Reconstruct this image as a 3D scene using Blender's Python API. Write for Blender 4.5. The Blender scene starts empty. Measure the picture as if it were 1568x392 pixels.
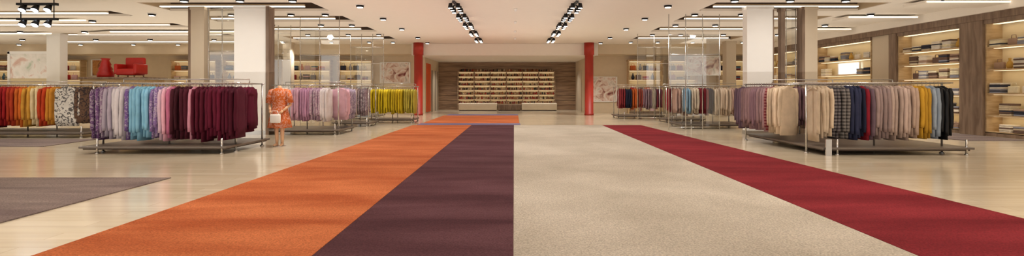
import bpy, math, random
from mathutils import Vector, Matrix
random.seed(7)
S=bpy.context.scene
S.view_settings.view_transform='Standard'
S.view_settings.look='None'
PI=math.pi
def hexc(h):
    h=h.lstrip('#'); r=[int(h[i:i+2],16)/255 for i in (0,2,4)]
    return tuple([(c/12.92 if c<=0.04045 else ((c+0.055)/1.055)**2.4) for c in r])+(1.0,)
# ---------------------------------------------------------------- materials
MATS={}
def newmat(name):
    m=bpy.data.materials.new(name); m.use_nodes=True
    nt=m.node_tree; b=nt.nodes['Principled BSDF']
    MATS[name]=m
    return m,nt,b
def N(nt,t,**k):
    n=nt.nodes.new(t)
    for a,v in k.items(): setattr(n,a,v)
    return n
def mixc(nt,fac,a,b,blend='MIX'):
    n=nt.nodes.new('ShaderNodeMix'); n.data_type='RGBA'; n.blend_type=blend
    for idx,v in ((0,fac),(6,a),(7,b)):
        if hasattr(v,'links'): nt.links.new(v,n.inputs[idx])
        else: n.inputs[idx].default_value=v
    return n.outputs[2]
def coords(nt,scale=(1,1,1),rot=0):
    tc=nt.nodes.new('ShaderNodeTexCoord'); mp=nt.nodes.new('ShaderNodeMapping')
    mp.inputs['Scale'].default_value=scale; mp.inputs['Rotation'].default_value=(0,0,rot)
    nt.links.new(tc.outputs['Object'],mp.inputs['Vector']); return mp.outputs['Vector']
def simple(name,c,rough=0.5,metal=0.0,var=0.06,scale=(3,3,3),bump=0.0):
    m,nt,b=newmat(name)
    c=hexc(c)
    v=coords(nt,scale)
    n=N(nt,'ShaderNodeTexNoise'); n.inputs['Scale'].default_value=1.5; n.inputs['Detail'].default_value=4
    nt.links.new(v,n.inputs['Vector'])
    dark=tuple(x*(1-var*2) for x in c[:3])+(1,); lite=tuple(min(1,x*(1+var*2)) for x in c[:3])+(1,)
    nt.links.new(mixc(nt,n.outputs['Fac'],dark,lite),b.inputs['Base Color'])
    b.inputs['Roughness'].default_value=rough; b.inputs['Metallic'].default_value=metal
    return m
def emis(name,c,s):
    m,nt,b=newmat(name); c=hexc(c)
    b.inputs['Base Color'].default_value=c; b.inputs['Emission Color'].default_value=c; b.inputs['Emission Strength'].default_value=s
    return m
def carpet(name,c1,c2,stripe=(0.5,2.0,1)):
    m,nt,b=newmat(name)
    v=coords(nt,stripe,0.35); n=N(nt,'ShaderNodeTexNoise'); n.inputs['Scale'].default_value=1.0; n.inputs['Detail'].default_value=7; n.inputs['Distortion'].default_value=0.4
    nt.links.new(v,n.inputs['Vector'])
    rmp=N(nt,'ShaderNodeValToRGB'); rmp.color_ramp.elements[0].position=0.32; rmp.color_ramp.elements[1].position=0.68
    nt.links.new(n.outputs['Fac'],rmp.inputs['Fac'])
    base=mixc(nt,rmp.outputs['Color'],hexc(c1),hexc(c2))
    v2=coords(nt,(1,1,1)); n2=N(nt,'ShaderNodeTexNoise'); n2.inputs['Scale'].default_value=60; n2.inputs['Detail'].default_value=3
    nt.links.new(v2,n2.inputs['Vector'])
    mm=mixc(nt,1.0,base,mixc(nt,n2.outputs['Fac'],(0.3,0.3,0.3,1),(1.7,1.7,1.7,1)),'MULTIPLY')
    nt.links.new(mm,b.inputs['Base Color'])
    bp=N(nt,'ShaderNodeBump'); bp.inputs['Strength'].default_value=0.9; bp.inputs['Distance'].default_value=0.02
    nt.links.new(n2.outputs['Fac'],bp.inputs['Height']); nt.links.new(bp.outputs['Normal'],b.inputs['Normal'])
    b.inputs['Roughness'].default_value=0.95; b.inputs['Specular IOR Level'].default_value=0.15
    return m
def wood(name,c1,c2,scale=(0.6,0.6,9),rough=0.5):
    m,nt,b=newmat(name)
    v=coords(nt,scale); n=N(nt,'ShaderNodeTexNoise'); n.inputs['Scale'].default_value=2; n.inputs['Detail'].default_value=6
    n.inputs['Distortion'].default_value=0.6
    nt.links.new(v,n.inputs['Vector'])
    r=N(nt,'ShaderNodeValToRGB'); r.color_ramp.elements[0].position=0.35; r.color_ramp.elements[1].position=0.65
    nt.links.new(n.outputs['Fac'],r.inputs['Fac'])
    nt.links.new(mixc(nt,r.outputs['Color'],hexc(c1),hexc(c2)),b.inputs['Base Color']); b.inputs['Roughness'].default_value=rough
    return m
def cloth(name,kind):
    m,nt,b=newmat(name)
    a=N(nt,'ShaderNodeAttribute'); a.attribute_name='Col'
    v=coords(nt)
    n=N(nt,'ShaderNodeTexNoise'); n.inputs['Scale'].default_value=6; n.inputs['Detail'].default_value=4
    nt.links.new(v,n.inputs['Vector'])
    base=mixc(nt,1.0,a.outputs['Color'],mixc(nt,n.outputs['Fac'],(0.75,0.75,0.75,1),(1.25,1.25,1.25,1)),'MULTIPLY')
    if kind in('floral','print'):
        w=N(nt,'ShaderNodeTexNoise'); w.inputs['Scale'].default_value=13 if kind=='floral' else 9; w.inputs['Detail'].default_value=2; w.inputs['Distortion'].default_value=2.0
        nt.links.new(v,w.inputs['Vector'])
        r=N(nt,'ShaderNodeValToRGB'); r.color_ramp.interpolation='CONSTANT'; r.color_ramp.elements[1].position=0.53
        nt.links.new(w.outputs['Fac'],r.inputs['Fac'])
        alt=mixc(nt,0.3,a.outputs['Color'],(0.85,0.8,0.78,1)) if kind=='floral' else mixc(nt,0.85,a.outputs['Color'],(0.03,0.025,0.03,1))
        base=mixc(nt,r.outputs['Color'],base,alt)
    if kind=='plaid':
        fs=[]
        for d in ('X','Z'):
            w=N(nt,'ShaderNodeTexWave'); w.bands_direction=d; w.inputs['Scale'].default_value=4.5
            nt.links.new(v,w.inputs['Vector']); fs.append(w.outputs['Fac'])
        base=mixc(nt,fs[0],base,mixc(nt,0.55,a.outputs['Color'],(0.01,0.01,0.012,1)))
        base=mixc(nt,fs[1],base,mixc(nt,0.2,a.outputs['Color'],(0.7,0.65,0.6,1)))
    if kind=='quilt':
        vo=N(nt,'ShaderNodeTexVoronoi'); vo.inputs['Scale'].default_value=11
        nt.links.new(v,vo.inputs['Vector'])
        bp=N(nt,'ShaderNodeBump'); bp.inputs['Strength'].default_value=0.9; bp.invert=True
        nt.links.new(vo.outputs['Distance'],bp.inputs['Height']); nt.links.new(bp.outputs['Normal'],b.inputs['Normal'])
    nt.links.new(base,b.inputs['Base Color'])
    b.inputs['Roughness'].default_value=0.45 if kind=='quilt' else 0.85
    b.inputs['Specular IOR Level'].default_value=0.25
    return m
for k in ('plain','floral','plaid','quilt','print'): cloth('cloth_'+k,k)
CL=['cloth_plain','cloth_floral','cloth_plaid','cloth_quilt','cloth_print']
simple('chrome','#c9c7c4',0.25,0.9,0.02)
simple('tray_paint','#6f645b',0.35,0.1,0.05)
simple('black_metal','#151517',0.4,0.4,0.02)
simple('ceiling_paint','#f1e9dd',0.9,0,0.01)
simple('recess_paint','#c9b596',0.9,0,0.02)
simple('trim_dark','#4a3a30',0.6,0,0.03)
simple('wall_beige','#d8c6aa',0.85,0,0.03)
simple('wall_warm','#bba285',0.85,0,0.03)
simple('column_white','#f4f2ee',0.4,0,0.01)
simple('column_tan','#cdbea8',0.5,0,0.02)
simple('niche_cream','#f2e2bd',0.7,0,0.02)
simple('pillar_red','#a82c1c',0.5,0,0.04)
simple('panel_orange','#e0561a',0.5,0,0.04)
simple('bench_cream','#e0d4c0',0.6,0,0.03)
simple('red_lacquer','#b81c12',0.35,0,0.08)
simple('mannequin_skin','#e0b590',0.5,0,0.03)
wood('wood_wall','#80644e','#aa8c6e',(0.5,0.5,9),0.6)
wood('wood_dark','#6c5645','#8c7663',(4,4,0.6),0.55)
wood('wood_light','#b89a72','#d0b68e',(1,0.7,6),0.5)
emis('lamp_glow','#fff4e2',14)
emis('strip_glow','#fff3e0',2.2)
emis('niche_glow','#ffe9c2',1.5)
emis('lamp_cool','#e6f0ff',10)
emis('window_glow','#e4ecfa',1.2)
m,nt,b=newmat('glass_clear')
tr=N(nt,'ShaderNodeBsdfTransparent'); gl=N(nt,'ShaderNodeBsdfGlossy'); gl.inputs['Roughness'].default_value=0.02
tr.inputs['Color'].default_value=(0.93,0.95,0.94,1)
mx=N(nt,'ShaderNodeMixShader'); mx.inputs[0].default_value=0.2
nt.links.new(tr.outputs[0],mx.inputs[1]); nt.links.new(gl.outputs[0],mx.inputs[2]); nt.links.new(mx.outputs[0],nt.nodes['Material Output'].inputs['Surface'])
def poster(name,cs,sc=2.5):
    m,nt,b=newmat(name)
    v=coords(nt); n=N(nt,'ShaderNodeTexNoise'); n.inputs['Scale'].default_value=sc; n.inputs['Detail'].default_value=3; n.inputs['Distortion'].default_value=1.2
    nt.links.new(v,n.inputs['Vector'])
    r=N(nt,'ShaderNodeValToRGB'); e=r.color_ramp.elements
    e[0].position=0.3; e[0].color=hexc(cs[0]); e[1].position=0.7; e[1].color=hexc(cs[-1])
    for i,c in enumerate(cs[1:-1]):
        x=e.new(0.42+0.14*i); x.color=hexc(c)
    nt.links.new(n.outputs['Fac'],r.inputs['Fac']); nt.links.new(r.outputs['Color'],b.inputs['Base Color']); b.inputs['Roughness'].default_value=0.6
poster('poster_floral',['#7a3030','#d8b8a8','#f0e8e0','#c9c0b4'])
poster('poster_pale',['#b8c8b0','#e8e4dc','#f4efe8','#d8b0a0'],1.6)
poster('poster_warm',['#a8602a','#c99050','#8a5030','#e0c8a0'],1.6)
m,nt,b=newmat('floor_light_wood')
v=coords(nt)
br=N(nt,'ShaderNodeTexBrick'); br.inputs['Scale'].default_value=1; br.inputs['Brick Width'].default_value=1.8; br.inputs['Row Height'].default_value=0.22
br.inputs['Mortar Size'].default_value=0.004
br.inputs['Color1'].default_value=hexc('#dccfb8'); br.inputs['Color2'].default_value=hexc('#d2c4ab'); br.inputs['Mortar'].default_value=hexc('#bfaf94')
nt.links.new(v,br.inputs['Vector'])
v2=coords(nt,(0.5,5,1)); n=N(nt,'ShaderNodeTexNoise'); n.inputs['Scale'].default_value=2; n.inputs['Detail'].default_value=5
nt.links.new(v2,n.inputs['Vector'])
nt.links.new(mixc(nt,1.0,br.outputs['Color'],mixc(nt,n.outputs['Fac'],(0.8,0.8,0.8,1),(1.12,1.12,1.12,1)),'MULTIPLY'),b.inputs['Base Color'])
b.inputs['Roughness'].default_value=0.15
carpet('carpet_orange','#a8552f','#cb774b'); carpet('carpet_purple','#4a2b32','#634148')
carpet('carpet_cream','#b3aa9c','#c9c0b3',(0.8,0.8,1)); carpet('carpet_red','#701b24','#8c2c34')
carpet('carpet_mauve','#736463','#93857f',(0.5,2.5,1)); carpet('carpet_blue','#6d6688','#857c98')
# ---------------------------------------------------------------- mesh builder
class MB:
    def __init__(s,mats): s.v=[];s.f=[];s.m=[];s.c=[];s.sm=[];s.mats=mats
    def add(s,vs,fs,mat=0,col=(1,1,1,1),smooth=False):
        o=len(s.v); s.v+= [tuple(x) for x in vs]; s.c+=[col]*len(vs)
        for f in fs: s.f.append([i+o for i in f]); s.m.append(mat); s.sm.append(smooth)
    def box(s,x0,x1,y0,y1,z0,z1,mat=0,col=(1,1,1,1)):
        vs=[(x0,y0,z0),(x1,y0,z0),(x1,y1,z0),(x0,y1,z0),(x0,y0,z1),(x1,y0,z1),(x1,y1,z1),(x0,y1,z1)]
        s.add(vs,[(0,3,2,1),(4,5,6,7),(0,1,5,4),(1,2,6,5),(2,3,7,6),(3,0,4,7)],mat,col)
    def slab(s,poly,z0,z1,mat=0):
        n=len(poly); vs=[(x,y,z0) for x,y in poly]+[(x,y,z1) for x,y in poly]
        s.add(vs,[tuple(range(n-1,-1,-1)),tuple(range(n,2*n))]+[(i,(i+1)%n,(i+1)%n+n,i+n) for i in range(n)],mat)
    def rings(s,rs,mat=0,col=(1,1,1,1),smooth=True,cap=True):
        n=len(rs[0]); vs=[p for r in rs for p in r]; fs=[]
        for i in range(len(rs)-1):
            for j in range(n):
                k=(j+1)%n; fs.append((i*n+j,i*n+k,(i+1)*n+k,(i+1)*n+j))
        if cap: fs.append(tuple(range(n-1,-1,-1))); fs.append(tuple((len(rs)-1)*n+j for j in range(n)))
        s.add(vs,fs,mat,col,smooth)
    def tube(s,pts,r,n=8,mat=0,col=(1,1,1,1)):
        pts=[Vector(p) for p in pts]; rr=r if isinstance(r,(list,tuple)) else [r]*len(pts)
        rs=[];up=None
        for i,p in enumerate(pts):
            d=(pts[min(i+1,len(pts)-1)]-pts[max(i-1,0)]).normalized()
            if up is None:
                up=Vector((0,0,1)) if abs(d.z)<0.9 else Vector((1,0,0))
            a=d.cross(up).normalized(); bb=a.cross(d).normalized(); up=bb
            rs.append([p+a*math.cos(t*2*PI/n)*rr[i]+bb*math.sin(t*2*PI/n)*rr[i] for t in range(n)])
        s.rings(rs,mat,col)
    def loft(s,secs,n=16,mat=0,col=(1,1,1,1)):
        s.rings([[(cx+rx*math.cos(t*2*PI/n),cy+ry*math.sin(t*2*PI/n),cz) for t in range(n)] for cx,cy,cz,rx,ry in secs],mat,col)
    def rbox(s,x0,x1,y0,y1,z0,z1,r,mat=0,col=(1,1,1,1)):
        def ring(ins,z):
            pts=[]
            for cx,cy,a0 in ((x1-r,y1-r,0),(x0+r,y1-r,90),(x0+r,y0+r,180),(x1-r,y0+r,270)):
                for k in range(4):
                    a=math.radians(a0+k*30); pts.append((cx+(r-ins)*math.cos(a),cy+(r-ins)*math.sin(a),z))
            return pts
        h=min(r,(z1-z0)/2)
        s.rings([ring(r*0.6,z0),ring(r*0.15,z0+h*0.3),ring(0,z0+h),ring(0,z1-h),ring(r*0.15,z1-h*0.3),ring(r*0.6,z1)],mat,col)
    def obj(s,name,parent=None,bevel=0):
        xs=[v[0] for v in s.v];ys=[v[1] for v in s.v];zs=[v[2] for v in s.v]
        o=Vector(((min(xs)+max(xs))/2,(min(ys)+max(ys))/2,min(zs)))
        me=bpy.data.meshes.new(name); me.from_pydata([tuple(Vector(v)-o) for v in s.v],[],s.f)
        for mn in s.mats: me.materials.append(MATS[mn])
        me.polygons.foreach_set('material_index',s.m); me.polygons.foreach_set('use_smooth',s.sm)
        ca=me.color_attributes.new('Col','FLOAT_COLOR','POINT')
        ca.data.foreach_set('color',[x for c in s.c for x in c])
        me.update()
        ob=bpy.data.objects.new(name,me); S.collection.objects.link(ob)
        if parent:
            ob.parent=parent; ob.location=o-parent.location
        else: ob.location=o
        if bevel:
            b=ob.modifiers.new('bevel','BEVEL'); b.width=bevel; b.segments=2; b.limit_method='ANGLE'
        return ob
def empty(name,loc):
    e=bpy.data.objects.new(name,None); S.collection.objects.link(e); e.location=loc; e.empty_display_size=0.3; return e
# ---------------------------------------------------------------- shell
CH=3.9
mb=MB(['floor_light_wood']); mb.box(-32,14.5,-3,36,-0.1,0); mb.obj('floor')
holes=[]
for y0,y1 in ((14.9,16.4),(17.6,19.0),(20.6,22.2),(24.2,26.0)):
    holes.append((-11.0,-5.9,y0,y1)); holes.append((5.9,11.0,y0,y1))
for y0,y1 in ((16.5,17.5),(19.5,20.6),(23.0,24.2),(26.5,27.6)):
    holes.append((-24,-13,y0,y1))
holes.append((-5,-3,3,9)); holes.append((3,5,3,9)); holes.append((-12,-9,3,9)); holes.append((9,12,3,9))
xs=sorted(set([-32,14.5]+[h[0] for h in holes]+[h[1] for h in holes])); ys=sorted(set([-3,36]+[h[2] for h in holes]+[h[3] for h in holes]))
mb=MB(['ceiling_paint','recess_paint','trim_dark','strip_glow'])
for i in range(len(xs)-1):
    for j in range(len(ys)-1):
        cx=(xs[i]+xs[i+1])/2; cy=(ys[j]+ys[j+1])/2
        inh=any(h[0]<cx<h[1] and h[2]<cy<h[3] for h in holes)
        if not inh: mb.box(xs[i],xs[i+1],ys[j],ys[j+1],CH,CH+0.02,0)
for x0,x1,y0,y1 in holes:
    t=0.04
    mb.box(x0,x1,y0,y1,CH+0.45,CH+0.5,1)
    mb.box(x0-t,x0,y0-t,y1+t,CH+0.02,CH+0.5,1); mb.box(x1,x1+t,y0-t,y1+t,CH+0.02,CH+0.5,1)
    mb.box(x0,x1,y0-t,y0,CH+0.02,CH+0.5,1); mb.box(x0,x1,y1,y1+t,CH+0.02,CH+0.5,2)
    if y0>10:
        ym=(y0+y1)/2
        mb.box(x0+0.2,x1-0.5,ym-0.05,ym+0.05,CH-0.01,CH+0.02,3)
        mb.box(x0+0.2,x1-0.5,ym-0.05,ym+0.05,CH+0.02,CH+0.07,1)
        mb.box(x0+0.05,x1-0.05,y1-0.1,y1-0.03,CH-0.03,CH+0.05,0)
    if y0<10: mb.box(x0+0.2,x1-0.2,y0+0.2,y1-0.5,CH+0.3,CH+0.34,3)
mb.obj('ceiling')
mb=MB(['ceiling_paint','strip_glow','trim_dark'])
for k,(x,y,l,dx) in enumerate(((-16.0,13.4,6.0,5.5),(-22,18,7,7),(-17,21.5,6,6),(-27,22.2,7,6))):
    p=[(x,y),(x+l,y),(x+l-dx*0.35,y+0.9),(x-dx*0.35,y+0.9)]
    mb.slab(p,CH-0.13,CH-0.06,0)
    mb.slab([(x+0.05,y-0.03),(x+l-0.05,y-0.03),(x+l-0.05,y+0.05),(x+0.05,y+0.05)],CH-0.11,CH-0.085,1)
for k,(x,y,l,dx) in enumerate(((11.4,14.2,2.4,-2),(11.2,17.2,2.4,-2),(11.3,20.6,2.3,-2))):
    mb.slab([(x,y),(x+l,y),(x+l,y+0.8),(x,y+0.8)],CH-0.13,CH-0.06,0)
    mb.slab([(x+0.05,y-0.03),(x+l-0.05,y-0.03),(x+l-0.05,y+0.05),(x+0.05,y+0.05)],CH-0.11,CH-0.085,1)
mb.obj('trim_ceiling_rafts')
mb=MB(['wall_beige']); mb.box(-32.2,-32,-3,30,0,CH); mb.obj('wall_left')
mb=MB(['wall_warm']); mb.box(14.5,14.7,-3,36,0,CH); mb.obj('wall_right')
mb=MB(['wall_beige']); mb.box(-32,-5.2,30,30.2,0,CH,0); mb.obj('wall_back_left')
mb=MB(['wall_beige']); mb.box(4.25,14.5,30,30.2,0,CH); mb.obj('wall_back_right')
mb=MB(['wood_wall','wall_beige','panel_orange','trim_dark','column_tan'])
mb.box(-5.2,4.25,35.3,35.5,0,3.3,0)
z=0.3
while z<3.2: mb.box(-5.2,4.25,35.285,35.3,z,z+0.015,3); z+=0.33
mb.box(-5.4,-5.2,30.2,35.3,0,3.3,1); mb.box(4.25,4.45,30.2,35.3,0,3.3,1)
mb.box(-5.2,-5.16,30.3,31.8,0.05,2.95,2)
mb.box(-5.2,-5.15,32.2,34.6,0.0,2.6,4); mb.box(4.2,4.25,32,34.4,0.0,2.6,4)
for y in (32.2,33.4,34.6): mb.box(-5.15,-5.13,y-0.04,y+0.04,0,2.6,3)
mb.obj('wall_back')
mb=MB(['ceiling_paint','trim_dark'])
mb.box(-5.6,4.6,28.0,35.5,3.27,CH-0.001,0)
mb.box(-5.6,4.6,27.96,28.0,3.24,3.29,0)
mb.obj('trim_soffit',bevel=0.05)
mb=MB(['ceiling_paint','wall_beige'])
mb.box(-32,-5.6,28.4,30,3.35,CH-0.001,1); mb.box(4.6,13.6,28.4,30,3.35,CH-0.001,1); mb.obj('trim_bulkhead')
mb=MB(['wood_dark','ceiling_paint','recess_paint'])
mb.box(13.85,14.5,8,29,3.42,3.62,0); mb.box(13.75,14.5,8,29,3.62,CH-0.001,1); mb.obj('trim_right')
# ---------------------------------------------------------------- carpets
def rug(name,poly,mat,h=0.014):
    mb=MB([mat]); mb.slab(poly,0.001,h); return mb.obj(name)
rug('orange_carpet_runner',[(-3.9,1),(-1.635,1),(-1.625,19.6),(-3.87,19.6)],'carpet_orange')
rug('purple_carpet_runner',[(-1.63,1),(-0.005,1),(-0.005,19.6),(-1.62,19.6)],'carpet_purple')
rug('cream_carpet_runner',[(0.0,1),(3.24,1),(3.36,19.6),(0.0,19.6)],'carpet_cream')
rug('red_carpet_runner',[(3.25,1),(5.45,1),(4.85,19.6),(3.37,19.6)],'carpet_red')
rug('mauve_area_rug',[(-12,2.5),(-5.15,2.5),(-5.25,7.84),(-12,7.84)],'carpet_mauve')
rug('mauve_area_rug',[(12.0,13.6),(13.7,13.6),(13.7,16.6),(11.8,16.6)],'carpet_mauve')
rug('mauve_area_rug',[(-14.5,12.2),(-11.2,12.2),(-11.4,14.0),(-15.5,14.0)],'carpet_mauve')
mb=MB(['carpet_orange','carpet_blue'])
mb.box(-3.75,0.25,19.75,20.7,0.001,0.016,1); mb.box(-3.7,0.22,20.7,27.0,0.001,0.016,0); mb.box(-3.6,0.22,27.0,28.4,0.001,0.016,1)
mb.obj('orange_bordered_rug')
# ---------------------------------------------------------------- garments
def garment(mb,px,py,zt,ang,L,W,T,mat,col,sleeve=True):
    ca,sa=math.cos(ang),math.sin(ang)
    def P(u,w,z): return (px+u*ca-w*sa,py+u*sa+w*ca,z)
    n=20; ph=random.uniform(0,6.28); k=random.choice([3,4,5]); hem=random.uniform(-0.03,0.03)
    hv=[(0,0.05,0.5),(0.012,0.065,0.7),(0.03,0.11,0.8),(0.055,0.17,0.9),(0.085,0.212,0.95),(0.13,0.222,0.95),(0.25,0.218,0.9),(0.42,0.215,0.92),(0.6,0.222,0.98),(0.8,0.23,1.02),(1.0,0.238,1.08)]
    rs=[]
    for v,w,t in hv:
        w*=W/0.23; z=zt-v*L-(hem*v)
        r=[]
        for j in range(n):
            a=j*2*PI/n; rip=1+0.2*v*math.sin(k*a*2+ph)
            cx=math.cos(a); sx=math.sin(a)
            r.append(P(w*(abs(cx)**0.8)*(1 if cx>0 else -1)*(1+0.03*v*math.sin(3*a+ph)),T*t*sx*rip+0.012*v*math.sin(ph),z))
        rs.append(r)
    mb.rings(rs,mat,col)
    if sleeve:
        for sg in (-1,1):
            sl=random.uniform(0.74,0.86)*min(L,1.15)
            base=W*0.88*sg; rs=[]; off=random.uniform(-0.012,0.012); f1=random.uniform(4,8)
            for i in range(11):
                t=i/10
                u=base+sg*(0.012+0.018*math.sin(t*2.4)+0.004*math.sin(t*f1*3+ph)); z=zt-0.075*L-t*sl
                w0=0.006*math.sin(ph+t*f1)+off*t
                ru=(0.03 if i==0 else 0.056-0.012*t)*(1+0.07*math.sin(t*f1*2.5+ph)); rw=T*(0.55 if i==0 else 0.98-0.16*t)
                rs.append([P(u+ru*math.cos(a*2*PI/10),w0+rw*math.sin(a*2*PI/10)*(1+0.08*math.sin(3*a+ph)),z+(0.03 if i==0 else 0)) for a in range(10)])
            mb.rings(rs,mat,col)
def hook(mb,px,py,zt,ang,zr,mat):
    ca,sa=math.cos(ang),math.sin(ang)
    q=lambda u,z:(px+u*ca,py+u*sa,z)
    mb.tube([q(0,zt-0.03),q(0,zt+0.03),q(-0.018,zr+0.01),q(0,zr+0.028),q(0.02,zr+0.008)],0.005,5,mat)
def row(mb,p0,p1,zt,ang,L,items,zr=1.5,T=0.045,W=0.21,chm=5):
    n=len(items)
    for i,(col,k) in enumerate(items):
        t=(i+0.5)/n; x=p0[0]+(p1[0]-p0[0])*t; y=p0[1]+(p1[1]-p0[1])*t
        c=hexc(col); f=random.uniform(0.82,1.18); c=tuple(min(1,v*f) for v in c[:3])+(1,)
        a=ang+random.uniform(-0.1,0.1); l=L*random.uniform(0.93,1.02)
        z=zt+random.uniform(-0.008,0.008)
        garment(mb,x,y,z,a,l,W*random.uniform(0.93,1.05),T*random.uniform(0.8,1.14),k,c)
        hook(mb,x,y,z,a,zr,chm)
def seq(*a):
    r=[]
    for c,k,n in a: r+=[(c,k)]*n
    return r
def rack(x0,x1,y0,y1,rows,zr=1.5,tray=(0,0,0,0),extra=None):
    e=empty('clothes_rack',((x0+x1)/2,(y0+y1)/2,0))
    f=MB(['chrome','tray_paint','black_metal']); r=0.016
    for x in (x0,x1):
        for y in (y0,y1):
            f.tube([(x,y,0.02),(x,y,zr+0.02)],0.02,8); f.loft([(x,y,0,0.045,0.045),(x,y,0.02,0.045,0.045),(x,y,0.03,0.02,0.02)],10)
    xm=(x0+x1)/2
    for y in (y0,y1):
        f.tube([(xm,y,0.0),(xm,y,zr)],0.018,8)
        f.tube([(x0-0.05,y,zr),(x1+0.05,y,zr)],r,8)
    for x in (x0,x1,xm): f.tube([(x,y0-0.22,zr),(x,y1+0.05,zr)],r,8)
    f.tube([(x0-0.05,y0-0.22,zr),(x1+0.05,y0-0.22,zr)],r*0.8,8)
    for y in ((y0+y1)/2,):
        f.tube([(x0,y,zr+0.1),(x1,y,zr+0.1)],0.012,8)
        for x in (x0,xm,x1): f.tube([(x,y,zr),(x,y,zr+0.1)],0.012,6)
    tx0,tx1,ty0,ty1=tray
    for x in (x0-tx0+0.35,x1+tx1-0.12):
        y=y0-ty0+0.06
        f.tube([(x,y,0.0),(x,y,0.33)],0.022,8); f.loft([(x,y,0,0.04,0.04),(x,y,0.02,0.04,0.04),(x,y,0.03,0.02,0.02)],10)
    if extra: f.box(*extra)
    f.obj('frame',e)
    t=MB(['tray_paint','trim_dark'])
    t.box(x0-tx0,x1+tx1,y0-ty0,y1+ty1,0.12,0.165,0)
    t.box(x0-tx0+0.05,x1+tx1-0.05,y0-ty0+0.05,y1+ty1-0.05,0.09,0.12,1)
    t.obj('base_tray',e,bevel=0.008)
    g=MB(CL+['chrome'])
    for rr in rows:
        if isinstance(rr[-1],dict): row(g,*rr[:-1],zr=zr,**rr[-1])
        else: row(g,*rr,zr=zr)
    g.obj('hanging_garments',e)
    return e
H=PI/2
L1=seq(('#6b4a78',1,2),('#8d7690',1,1),('#a79cab',0,2),('#c7c0c4',0,3),('#6a4f86',1,1),('#7fb2cc',0,5),('#7d6496',1,2),('#c2a9b9',0,1),('#d6a2b2',0,1),('#c77093',0,1),('#3f1420',0,2),('#4a1626',0,2),('#cf8ea2',0,1),('#571329',0,3),('#62152f',0,4),('#4e1026',0,4))
L1b=seq(('#a79cab',0,5),('#7fb2cc',0,6),('#d6a2b2',0,6),('#8a5a70',0,6),('#62152f',0,8))
rack(-9.0,-6.1,11.22,12.4,[((-9.1,11.22),(-5.95,11.22),1.43,H,1.15,L1),((-8.9,12.4),(-6.3,12.4),1.43,H,1.1,L1b)],tray=(0.15,0.05,0.47,0.3))
L2=seq(('#1c1d26',0,4),('#2a2230',0,2),('#6e1420',0,3),('#9c1f22',0,3),('#a83a20',0,2),('#d06a28',0,2),('#d8a040',0,2),('#d8c49a',0,2),('#b9401f',0,2),('#c8872f',0,2))
rack(-16.0,-12.2,14.85,15.8,[((-15.9,14.85),(-13.15,14.85),1.45,H,1.15,L2),((-15.9,15.8),(-12.3,15.8),1.45,H,1.1,seq(('#6e1420',0,12),('#4a3030',1,16))),
  ((-13.0,14.6),(-12.45,14.6),1.45,0.15,1.12,[('#e8e2d8',4)],dict(W=0.3,T=0.07)),((-12.5,14.75),(-12.1,14.75),1.45,0.9,1.08,[('#6e5444',4)],dict(W=0.24)),((-12.2,15.0),(-12.0,15.3),1.45,0.9,1.08,[('#7e6454',4)])],tray=(0.1,0.1,0.45,0.2))
L3=seq(('#d8d2c8',0,6),('#c9bfc6',0,2),('#c79cae',0,3),('#b88aa8',0,4),('#a98aa0',1,4),('#d5cdd0',0,3))
rack(-7.25,-5.35,15.6,16.9,[((-7.3,15.6),(-5.6,15.6),1.42,H,1.0,L3),((-5.45,15.9),(-5.45,16.9),1.42,0,1.0,seq(('#cfa8b8',0,3),('#8f7f96',1,4)))],tray=(0.1,0.1,0.3,0.1))
rack(-6.6,-5.4,19.0,20.0,[((-6.65,19.0),(-5.4,19.0),1.42,H,1.0,seq(('#8e8a96',1,4),('#5c5a66',0,3),('#b9a6a0',0,3),('#74606a',1,4)))],tray=(0.1,0.1,0.2,0.1))
rack(-5.9,-4.15,21.2,22.1,[((-5.9,21.2),(-4.05,21.2),1.4,H,1.02,seq(('#d9c52c',0,8),('#cdb62a',0,5),('#b9ae4a',0,5)))],tray=(0.05,0.05,0.2,0.1))
rack(-8.2,-6.4,24.2,25.2,[((-8.2,24.2),(-6.4,24.2),1.42,H,1.02,seq(('#c9bcae',0,6),('#8e3a44',0,5),('#d8d2c8',0,6)))],tray=(0.05,0.05,0.2,0.1))
R1=seq(('#d3bfa6',0,4),('#3a333a',2,2),('#55504f',2,2),('#2b2f48',0,3),('#1f2338',0,1),('#8c1c2c',0,1),('#6a5660',0,1),('#9a8480',0,4),('#b9a296',0,5),('#a89080',0,2),('#c0922e',0,3),('#8e99a6',0,2),('#141518',3,3))
R1s=seq(('#d6c2a8',0,2),('#cdb89e',0,3),('#8c2230',2,1),('#96787a',0,3),('#7c6068',0,3),('#8a6e70',0,4),('#6d5866',0,3))
rack(6.25,9.15,10.95,13.8,[((6.35,10.95),(9.2,10.95),1.44,H,1.13,R1),((6.3,11.7),(6.3,14.1),1.44,0.1,1.1,R1s),((6.6,13.8),(9.1,13.8),1.44,H,1.1,seq(('#7c6068',0,10),('#a89080',0,12)))],tray=(-0.1,0.35,0.4,0.2),extra=(6.40,6.52,10.5,10.53,0.0,0.34,0))
rack(5.95,8.1,18.1,19.3,[((7.0,18.1),(8.1,18.1),1.42,H,0.98,seq(('#cdb9a4',0,6),('#c7a79a',0,5))),((6.0,18.1),(7.0,18.1),1.42,H,0.9,seq(('#7fa0b8',0,2),('#c8b8a4',0,3),('#7c1626',0,3),('#26283c',0,2))),((6.0,19.3),(8.1,19.3),1.42,H,1,seq(('#c7a79a',0,16)))],tray=(0.1,0.1,0.25,0.2))
rack(4.95,7.0,24.3,25.4,[((4.95,24.3),(7.0,24.3),1.42,H,0.95,seq(('#7d2a30',0,3),('#23263a',0,3),('#b85a28',0,3),('#9a3a2e',0,2),('#a08a9a',0,4),('#c9bcae',0,2),('#7c1626',0,3)))],tray=(0.1,0.1,0.25,0.1))
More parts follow.
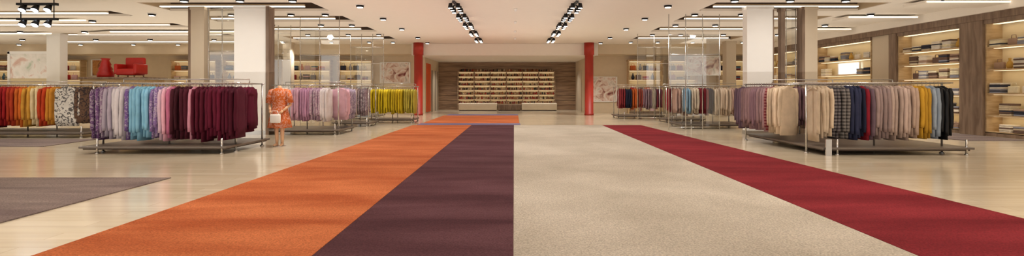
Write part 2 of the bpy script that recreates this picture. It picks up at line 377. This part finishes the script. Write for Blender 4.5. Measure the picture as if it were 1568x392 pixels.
rack(6.35,7.8,21.3,22.3,[((6.35,21.3),(7.8,21.3),1.42,H,0.95,seq(('#7c1626',0,4),('#86a8c0',0,4),('#cfc0ac',0,5)))],tray=(0.1,0.1,0.2,0.1))
rack(10.4,12.9,17.7,18.8,[((10.4,17.7),(12.9,17.7),1.42,H,1.0,seq(('#4a4650',0,6),('#b9a296',0,6),('#8e99a6',0,5),('#6a2a34',0,5)))],tray=(0.1,0.1,0.2,0.1))
# ---------------------------------------------------------------- mannequin
X,Y=-5.63,12.3
e=empty('child_mannequin',(X,Y,0))
mb=MB(['mannequin_skin','chrome'])
mb.loft([(X,Y,1.36,0.06,0.055),(X,Y,1.42,0.045,0.042),(X,Y,1.455,0.04,0.04),(X,Y,1.46,0.02,0.02)],14,0)
for sg in (-1,1):
    mb.tube([(X+sg*0.07,Y,0.55),(X+sg*0.07,Y-0.01,0.36),(X+sg*0.065,Y,0.18),(X+sg*0.065,Y,0.06)],[0.06,0.045,0.04,0.028],12,0)
    mb.tube([(X+sg*0.065,Y+0.03,0.045),(X+sg*0.067,Y-0.04,0.045),(X+sg*0.075,Y-0.13,0.035)],[0.03,0.036,0.024],10,0)
    sh=Vector((X+sg*0.20,Y,1.26)); el=Vector((X+sg*0.25,Y+0.02,1.0)); wr=Vector((X+sg*0.15,Y-0.16,0.86))
    mb.tube([sh,sh.lerp(el,0.5),el,el.lerp(wr,0.5),wr],[0.045,0.042,0.036,0.032,0.024],12,0)
    d=(wr-el).normalized()
    mb.tube([wr,wr+d*0.03,wr+d*0.075],[0.022,0.032,0.028],10,0)
    side=d.cross(Vector((0,0,1))).normalized()
    for k,l in enumerate((0.05,0.06,0.065,0.055)):
        b0=wr+d*0.07+Vector((0,0,1))*(0.024-0.016*k)
        mb.tube([b0,b0+d*l*0.55,b0+d*l*0.9-side*sg*0.012],[0.008,0.0075,0.006],6,0)
    mb.tube([wr+d*0.02+Vector((0,0,0.025)),wr+d*0.045+Vector((0,0,0.05)),wr+d*0.07+Vector((0,0,0.06))],[0.010,0.009,0.007],6,0)
mb.loft([(X,Y,0,0.15,0.15),(X,Y,0.012,0.15,0.15),(X,Y,0.018,0.13,0.13)],24,1)
mb.tube([(X,Y+0.08,0.01),(X,Y+0.08,0.5)],0.012,8,1)
mb.obj('body',e)
mb=MB(['cloth_floral']); oc=hexc('#c9662e'); n=28
rs=[]
for z,rx,ry,rip in ((1.40,0.07,0.06,0),(1.385,0.12,0.075,0),(1.35,0.18,0.10,0),(1.28,0.205,0.125,0),(1.18,0.195,0.13,0.01),(1.05,0.18,0.125,0.02),(0.95,0.17,0.12,0.03),(0.9,0.18,0.13,0.04),(0.78,0.21,0.17,0.07),(0.62,0.235,0.2,0.1),(0.45,0.26,0.22,0.12)):
    rs.append([(X+rx*(1+rip*math.sin(7*a*2*PI/n))*math.cos(a*2*PI/n),Y+ry*(1+rip*math.sin(7*a*2*PI/n))*math.sin(a*2*PI/n),z) for a in range(n)])
mb.rings(rs,0,oc)
for sg in (-1,1):
    mb.tube([(X+sg*0.14,Y,1.35),(X+sg*0.19,Y,1.31),(X+sg*0.225,Y,1.2),(X+sg*0.25,Y+0.005,1.04)],[0.05,0.075,0.08,0.085],14,0,oc)
mb.obj('orange_dress',e)
mb=MB(['column_white'])
mb.rbox(X-0.10,X+0.15,Y-0.31,Y-0.24,0.58,0.78,0.03)
mb.tube([(X-0.06,Y-0.27,0.77),(X-0.05,Y-0.27,0.86),(X+0.07,Y-0.27,0.86),(X+0.1,Y-0.27,0.77)],0.008,6)
mb.obj('white_handbag',e)
# ---------------------------------------------------------------- columns
def column(name,x0,x1,y0,y1,mat,extra=None):
    mb=MB([mat,'wood_dark','chrome'])
    mb.box(x0,x1,y0,y1,0,CH,0); mb.box(x0-0.015,x1+0.015,y0-0.015,y1+0.015,0,0.12,2)
    mb.box(x0-0.02,x1+0.02,y0-0.02,y1+0.02,CH-0.1,CH,0)
    if extra: mb.box(*extra,0,CH,1)
    mb.obj(name)
column('white_column',-8.5,-7.52,15.55,15.85,'column_white',(-7.52,-7.42,15.5,15.87))
column('tan_column',-9.85,-9.45,15.6,15.9,'column_tan',(-9.93,-9.85,15.6,15.9))
column('white_column',7.08,7.86,15.55,15.85,'column_white',(7.86,7.9,15.55,15.85))
column('tan_column',8.87,9.25,15.6,15.9,'column_tan',(8.78,8.87,15.6,15.9))
column('tan_column',8.3,8.42,15.9,16.1,'wood_dark')
column('white_column',-21.0,-20.4,23.0,23.4,'column_white')
column('tan_column',-12.2,-11.8,27,27.5,'column_tan')
column('tan_column',11.0,11.5,26.5,27,'column_tan')
def pillar(x,mat):
    mb=MB([mat,'chrome'])
    mb.loft([(x,27.6,0,0.25,0.25),(x,27.6,0.1,0.25,0.25),(x,27.6,0.1,0.23,0.23),(x,27.6,3.25,0.23,0.23),(x,27.6,3.25,0.27,0.27),(x,27.6,CH,0.27,0.27)],28)
    mb.obj('red_pillar')
pillar(-5.15,'pillar_red'); pillar(4.05,'pillar_red')
def glass(x0,x1,y0,y1,z0,z1,nm=3):
    e=empty('glass_partition',((x0+x1)/2,(y0+y1)/2,0))
    g=MB(['glass_clear'])
    g.add([(x0,y0,z0),(x1,y1,z0),(x1,y1,z1),(x0,y0,z1)],[(0,1,2,3)]); g.obj('pane',e)
    f=MB(['chrome'])
    for i in range(nm):
        t=i/(nm-1); x=x0+(x1-x0)*t; y=y0+(y1-y0)*t
        f.tube([(x,y,0),(x,y,CH)],0.014,6)
    f.tube([(x0,y0,z0),(x1,y1,z0)],0.012,6); f.tube([(x0,y0,z1),(x1,y1,z1)],0.014,6); f.tube([(x0,y0,2.55),(x1,y1,2.55)],0.01,6)
    f.obj('frame',e)
glass(-9.4,-8.55,15.75,15.75,0.1,3.85,3)
glass(-7.35,-6.0,17.6,17.6,0.1,3.4,3)
glass(-7.4,-5.9,23.2,23.2,0.1,3.3,4)
glass(8.45,8.75,15.9,15.9,0.1,3.85,2)
glass(5.2,6.9,17.2,17.2,0.1,3.2,4)
glass(5.6,8.6,23.2,23.2,0.1,3.3,5)
glass(-9.8,-8.8,20.2,20.2,0.1,3.6,3)
# ---------------------------------------------------------------- shelving contents
def folded(mb,cx,cy,z,w,d,n,cols,mat=0):
    for i in range(n):
        h=random.uniform(0.035,0.055); j=random.uniform(-0.01,0.01)
        c=hexc(random.choice(cols)); mb.rbox(cx-w/2+j,cx+w/2+j,cy-d/2,cy+d/2,z,z+h,0.02,mat,c); z+=h
def vase(mb,cx,cy,z,h,col):
    r=h*0.28
    mb.loft([(cx,cy,z,r*0.6,r*0.6),(cx,cy,z+h*0.3,r,r),(cx,cy,z+h*0.6,r*0.75,r*0.75),(cx,cy,z+h*0.8,r*0.3,r*0.3),(cx,cy,z+h,r*0.45,r*0.45)],12,0,col)
def bag(mb,cx,cy,z,w,h,col,alongy=True):
    d=0.1
    if alongy: mb.rbox(cx-d/2,cx+d/2,cy-w/2,cy+w/2,z,z+h,0.03,0,col); mb.tube([(cx,cy-w/4,z+h-0.01),(cx,cy-w/5,z+h*1.45),(cx,cy+w/5,z+h*1.45),(cx,cy+w/4,z+h-0.01)],0.01,6,0,col)
    else: mb.rbox(cx-w/2,cx+w/2,cy-d/2,cy+d/2,z,z+h,0.03,0,col); mb.tube([(cx-w/4,cy,z+h-0.01),(cx-w/5,cy,z+h*1.45),(cx+w/5,cy,z+h*1.45),(cx+w/4,cy,z+h-0.01)],0.01,6,0,col)
PAL=['#e8dcc8','#c9b89c','#8a8a94','#3a3c48','#d8d0c4','#a88c78','#6a5448','#e4d8b8']
def wall_unit_right(y0,y1,levels,top=3.3,bright_window=False):
    e=empty('built_in_shelf_unit',(14.2,(y0+y1)/2,0))
    f=MB(['niche_cream','wood_light','niche_glow','wood_dark','window_glow','column_white'])
    f.box(14.42,14.49,y0,y1,0.1,top,0); f.box(13.95,14.42,y0,y0+0.04,0.1,top,1); f.box(13.95,14.42,y1-0.04,y1,0.1,top,1)
    f.box(13.95,14.42,y0,y1,0,0.12,3); f.box(13.9,14.49,y0,y1,top,top+0.12,3)
    for z in levels:
        f.box(13.95,14.42,y0+0.04,y1-0.04,z-0.04,z,1); f.box(14.1,14.3,y0+0.1,y1-0.1,z-0.05,z-0.041,2)
    f.box(14.1,14.3,y0+0.08,y1-0.08,top-0.012,top-0.002,2)
    if bright_window:
        f.box(14.33,14.36,21.2,22.6,2.05,2.5,4)  # glowing panel standing for a bright window seen beyond the niche
        for a in (21.2,22.6): f.box(14.3,14.36,a-0.03,a+0.03,2.02,2.53,5)
        f.box(14.3,14.36,21.2,22.6,2.0,2.05,5); f.box(14.3,14.36,21.2,22.6,2.5,2.53,5)
    f.obj('carcass',e)
    g=MB(['cloth_plain'])
    for z in levels:
        y=y0+0.3
        while y<y1-0.25:
            if bright_window and z>1.9 and z<2.1 and y>20.9 and y<22.8: y+=0.4; continue
            k=random.random()
            if k<0.62: folded(g,14.12,y,z,0.32,0.34,random.randint(4,7),random.sample(PAL,3)); y+=0.42
            elif k<0.78: bag(g,14.12,y,z,0.3,0.2,hexc(random.choice(PAL))); y+=0.42
            elif k<0.92: vase(g,14.12,y,z,0.3,hexc(random.choice(['#e8d8a0','#c9a050','#f0e8d8']))); y+=0.3
            else: y+=0.3
    g.obj('folded_goods',e)
LV=[0.14,0.62,1.26,1.96,2.62]
wall_unit_right(9.6,12.0,LV); wall_unit_right(12.6,15.15,LV); wall_unit_right(15.95,18.6,[0.14,0.62,1.2,1.74,2.24,2.7])
wall_unit_right(20.0,23.6,[0.14,0.7,1.3,2.0,2.62],bright_window=True); wall_unit_right(24.6,28.2,LV)
for y0,y1 in ((12.0,12.6),(15.15,15.95),(18.6,20.0),(23.6,24.6),(28.2,28.8)):
    mb=MB(['wood_dark','column_tan']); mb.box(13.86,14.49,y0+0.005,y1-0.005 if y1-y0<1 else y0+0.35,0,3.42,0)
    if y1-y0>=1: mb.box(13.98,14.49,y0+0.36,y1-0.01,0,3.42,1)
    mb.obj('wood_pilaster',bevel=0.01)
def wall_unit_back(x0,x1,y,levels,top,name='display_shelf_unit',frame='wood_light'):
    e=empty(name,((x0+x1)/2,y,0))
    f=MB(['niche_cream',frame,'niche_glow','wood_dark'])
    f.box(x0,x1,y-0.05,y-0.01,0.1,top,0)
    for x in (x0,x1-0.05): f.box(x,x+0.05,y-0.45,y-0.05,0,top,1)
    f.box(x0+0.05,x1-0.05,y-0.45,y-0.05,0,0.12,3); f.box(x0-0.02,x1+0.02,y-0.47,y-0.01,top,top+0.1,1)
    for z in levels:
        f.box(x0+0.05,x1-0.05,y-0.45,y-0.05,z-0.04,z,1); f.box(x0+0.1,x1-0.1,y-0.3,y-0.15,z-0.05,z-0.042,2)
    f.box(x0+0.1,x1-0.1,y-0.3,y-0.15,top-0.015,top-0.005,2)
    f.obj('carcass',e)
    g=MB(['cloth_plain'])
    P2=PAL+['#b03030','#d07040','#5a7a90','#d8b0b8','#8a3038']
    for z in levels:
        x=x0+0.3
        while x<x1-0.3:
            k=random.random()
            if k<0.4: folded(g,x,y-0.28,z,0.3,0.3,random.randint(4,7),random.sample(P2,3)); x+=0.4
            elif k<0.75: bag(g,x,y-0.28,z,0.32,0.27,hexc(random.choice(P2)),False); x+=0.42
            else: vase(g,x,y-0.28,z,0.36,hexc(random.choice(P2))); x+=0.32
    g.obj('goods',e)
for a,b_ in ((-31,-28),(-27.4,-25),(-19.8,-17.2),(-16.8,-14),(-13.4,-10.6),(-10.2,-8.2)):
    wall_unit_back(a,b_,29.98,LV[:4]+[2.5],3.0)
for a,b_ in ((6.6,8.6),(8.9,10.6),(11.8,13.6)): wall_unit_back(a,b_,29.98,LV[:4]+[2.5],3.0)
def framed(name,x0,x1,y,z0,z1,mat):
    mb=MB([mat,'column_white']); mb.box(x0,x1,y-0.02,y,z0,z1,0)
    for a in (x0,x1): mb.box(a-0.04,a+0.04,y-0.05,y,z0-0.04,z1+0.04,1)
    mb.box(x0,x1,y-0.05,y,z0-0.04,z0,1); mb.box(x0,x1,y-0.05,y,z1,z1+0.04,1)
    mb.obj(name)
framed('floral_poster',-7.8,-6.1,29.98,1.8,2.95,'poster_floral')
framed('floral_poster',4.6,6.0,29.98,0.7,2.1,'poster_floral')
framed('floral_poster',9.5,11.4,28.38,2.2,3.2,'poster_floral')
framed('warm_poster',-24.7,-23.9,29.98,2.2,3.1,'poster_warm')
mb=MB(['poster_pale','column_white','niche_cream'])
mb.box(-23.6,-21.4,24.0,24.1,1.9,3.05,0)
for a in (-23.7,-21.4): mb.box(a,a+0.1,23.95,24.4,0,3.15,1)
mb.box(-23.7,-21.3,23.95,24.4,3.05,3.17,1); mb.box(-23.6,-21.4,24.0,24.38,0,1.9,2)
mb.obj('display_window_box')
mb=MB(['wood_light','wood_dark']); mb.box(-19.9,-17.0,23.6,24.9,0,1.85,0); mb.box(-20.0,-16.9,23.5,25.0,1.85,1.95,1); mb.obj('display_plinth')
mb=MB(['red_lacquer']); x,y=-19.3,24.2
mb.loft([(x,y,1.952,0.34,0.3),(x,y,2.1,0.36,0.32),(x,y,2.3,0.26,0.24),(x,y,2.34,0.30,0.28),(x,y,2.5,0.2,0.2),(x,y,2.54,0.24,0.22),(x,y,2.75,0.14,0.14),(x,y,2.85,0.2,0.2)],20); mb.obj('red_tiered_vase')
mb=MB(['red_lacquer','wood_dark']); x=-18.1
mb.rbox(x-0.45,x+0.45,y-0.4,y+0.35,2.05,2.35,0.08); mb.rbox(x-0.45,x+0.45,y+0.2,y+0.42,2.2,2.9,0.08)
for sx in (-1,1): mb.rbox(x+sx*0.45-0.08,x+sx*0.45+0.08,y-0.4,y+0.4,2.1,2.58,0.06)
for sx in (-1,1):
    for sy in (-1,1): mb.loft([(x+sx*0.38,y+sy*0.3,1.952,0.025,0.025),(x+sx*0.36,y+sy*0.3,2.12,0.035,0.035)],8,1)
mb.obj('red_armchair')
# ---------------------------------------------------------------- shoe shelf
e=empty('shoe_display_shelf',(-0.52,35.0,0))
f=MB(['wood_wall','wood_light','niche_glow','bench_cream','niche_cream'])
x0,x1,yb,yf=-3.83,2.79,35.27,34.9
f.box(x0,x1,yb-0.03,yb,0.36,2.62,4)
nr=7; zz=[0.42+i*0.315 for i in range(nr)]
for z in zz+[2.62]: f.box(x0,x1,yf,yb-0.03,z-0.055,z,1)
for z in zz[1:]+[2.62]: f.box(x0+0.05,x1-0.05,yb-0.09,yb-0.05,z-0.063,z-0.056,2)  # glow strips added to lighten the shoe rows
for i in range(7):
    x=x0+(x1-x0)*i/6; f.box(x-0.03,x+0.03,yf+0.01,yb-0.03,0.0,2.62,0)
f.obj('shelf_frame',e)
g=MB(['cloth_plain'])
SC=['#3a2018','#7a2a20','#c9a080','#30282a','#8a5030','#a88058','#a03028','#d0b898','#6a4a3c','#b07048','#503434','#8a2a30']
for z in zz+[2.62]:
    x=x0+0.12
    while x<x1-0.1:
        c=hexc(random.choice(SC)); q=random.choice([0.95,1.1,1.3])
        g.rings([[(x+w*math.cos(a*PI/4),34.93+yy,z+0.005+q*hh*(0.5+0.5*math.sin(a*PI/4))) for a in range(8)] for yy,w,hh in ((-0.0,0.02,0.03),(0.03,0.046,0.05),(0.1,0.05,0.08),(0.17,0.044,0.13),(0.24,0.04,0.15),(0.26,0.02,0.12))],0,c)
        x+=random.choice([0.11,0.11,0.15])
g.obj('shoes',e)
for a,b_,mt,h in ((-3.6,-1.1,'bench_cream',0.5),(0.5,2.8,'bench_cream',0.5),(-1.05,0.45,'wood_dark',0.42)):
    mb=MB([mt,'trim_dark']); mb.box(a+0.05,b_-0.05,33.25,33.9,0,0.06,1); mb.rbox(a,b_,33.2,34.0,0.06,h,0.05,0); mb.obj('display_bench')
# ---------------------------------------------------------------- ceiling lamps
def lampset(name,pts,r=0.075):
    mb=MB(['black_metal','lamp_glow','column_white'])
    for x,y in pts:
        mb.loft([(x,y,CH-0.002,r*1.5,r*1.5),(x,y,CH-0.02,r*1.5,r*1.5)],16,2)
        mb.loft([(x,y,CH-0.02,r*1.2,r*1.2),(x,y,CH-0.06,r*1.2,r*1.2),(x,y,CH-0.08,r*1.1,r*1.1)],16,0)
        mb.loft([(x,y,CH-0.081,r*0.9,r*0.9),(x,y,CH-0.088,r*0.85,r*0.85)],16,1)
    mb.obj(name)
def track(x,ys,name='track_light_row'):
    mb=MB(['black_metal','lamp_glow'])
    for y in ys:
        mb.box(x-0.04,x+0.04,y-0.65,y+0.65,CH-0.03,CH-0.002,0)
        for k in (-0.45,0.0,0.45):
            for sx in (-0.11,0.11):
                mb.tube([(x+sx*0.3,y+k,CH-0.03),(x+sx,y+k,CH-0.06)],0.015,6,0)
                mb.loft([(x+sx,y+k,CH-0.05,0.05,0.05),(x+sx,y+k,CH-0.19,0.075,0.075)],14,0)
                mb.loft([(x+sx,y+k,CH-0.191,0.06,0.06),(x+sx,y+k,CH-0.196,0.055,0.055)],14,1)
    mb.obj(name)
track(-1.72,[15.2,17.2,19.4,22,25]); track(1.8,[15.2,17.2,19.4,22,25])
pts=[]
for y in (12.8,15.3,18,21,24.5,27.2):
    for x in (-4.6,4.6): pts.append((x,y))
for y in (14.3,17.0,19.8,23.2,26.8):
    for x in (-12,-9.4,-7.6,-6.2,6.2,7.6,9.4,12): pts.append((x+random.uniform(-.2,.2),y))
for y in (15.8,18.6,22.0,25.4,28):
    for x in (-27,-24,-21,-18,-15): pts.append((x+random.uniform(-.5,.5),y))
lampset('recessed_downlights',[p for p in pts if not any(h[0]-0.2<p[0]<h[1]+0.2 and h[2]-0.2<p[1]<h[3]+0.2 for h in holes)],0.095)
mb=MB(['chrome','column_white'])
for y in (16,19,22,25): mb.loft([(0.05,y,CH-0.002,0.06,0.06),(0.05,y,CH-0.05,0.05,0.05),(0.05,y,CH-0.09,0.02,0.02)],12,1)
mb.obj('sprinkler_heads')
for z in (3.5,3.12):
    mb=MB(['black_metal','lamp_cool']); x,y=-12.1,13.0
    mb.box(x-0.5,x+0.5,y-0.05,y+0.05,z,z+0.06,0)
    for sx in (-0.42,0.42): mb.tube([(x+sx,y,z+0.06),(x+sx,y,CH)],0.012,6,0)
    for sx in (-0.32,0,0.32):
        mb.tube([(x+sx,y,z+0.01),(x+sx,y-0.08,z-0.13)],[0.05,0.085],14,0)
        mb.tube([(x+sx,y-0.081,z-0.131),(x+sx,y-0.086,z-0.139)],[0.075,0.07],14,1)
    mb.obj('hanging_spotlight_bar')
# ---------------------------------------------------------------- lights
LC=(1,0.95,0.88)
def spot(x,y,z,e,ang=125,col=LC,r=0.12,rot=None):
    l=bpy.data.lights.new('downlight_and_fill','SPOT'); l.energy=e; l.spot_size=math.radians(ang); l.spot_blend=1.0; l.color=col; l.shadow_soft_size=r
    o=bpy.data.objects.new('downlight_and_fill',l); o.location=(x,y,z); S.collection.objects.link(o)
    if rot: o.rotation_euler=rot
for y,en in ((2,90),(7,200),(12,300),(17,320),(22,320),(27,320)):
    for x in (-4.6,0,4.6,12.2,-11.5): spot(x,y,3.65,en)
# narrow accents over the racks
for x,y in ((-7.6,9.6),(7.8,9.4),(-14.2,13.2),(-6.4,14.4),(6.9,16.6)): spot(x,y,3.75,130,75,rot=(math.radians(22),0,0))
for y in (14,20,26):
    for x in (-18,-26): spot(x,y,3.65,320)
for x in (-4,-2,1,3): spot(x,33.2,3.15,150)  # fill spots added inside the alcove to brighten its back wall
for x,y in ((-8,28),(-14,28),(-21,28),(8,28)): spot(x,y,3.25,120)  # fill spots added to brighten the back walls
for x in (-8.5,8.0): spot(x,11.5,3.8,240,70,rot=(math.radians(62),0,0))  # tilted fill spots added to light the column fronts
for (x,y,sx,sy) in ((-3,18,12,14),(9,18,8,14),(-15,20,10,12),(-26,20,10,12),(0,6,14,8)):
    l=bpy.data.lights.new('ceiling_fill_light','AREA'); l.shape='RECTANGLE'; l.size=sx; l.size_y=sy; l.energy=sx*sy*1.1; l.color=LC  # upward fill light added to brighten the ceiling, no fixture of its own
    o=bpy.data.objects.new('ceiling_fill_light',l); o.location=(x,y,1.9); o.rotation_euler=(PI,0,0); S.collection.objects.link(o)
w=bpy.data.worlds.new('world'); S.world=w; w.use_nodes=True
w.node_tree.nodes['Background'].inputs[0].default_value=(1,0.96,0.91,1); w.node_tree.nodes['Background'].inputs[1].default_value=1.5
# ---------------------------------------------------------------- camera
c=bpy.data.cameras.new('camera'); co=bpy.data.objects.new('camera',c); S.collection.objects.link(co)
co.location=(0,0,1.35); co.rotation_euler=(PI/2,0,0); c.sensor_width=36; c.lens=18; c.shift_y=-58/1568; c.shift_x=-3/1568; c.clip_end=200
S.camera=co
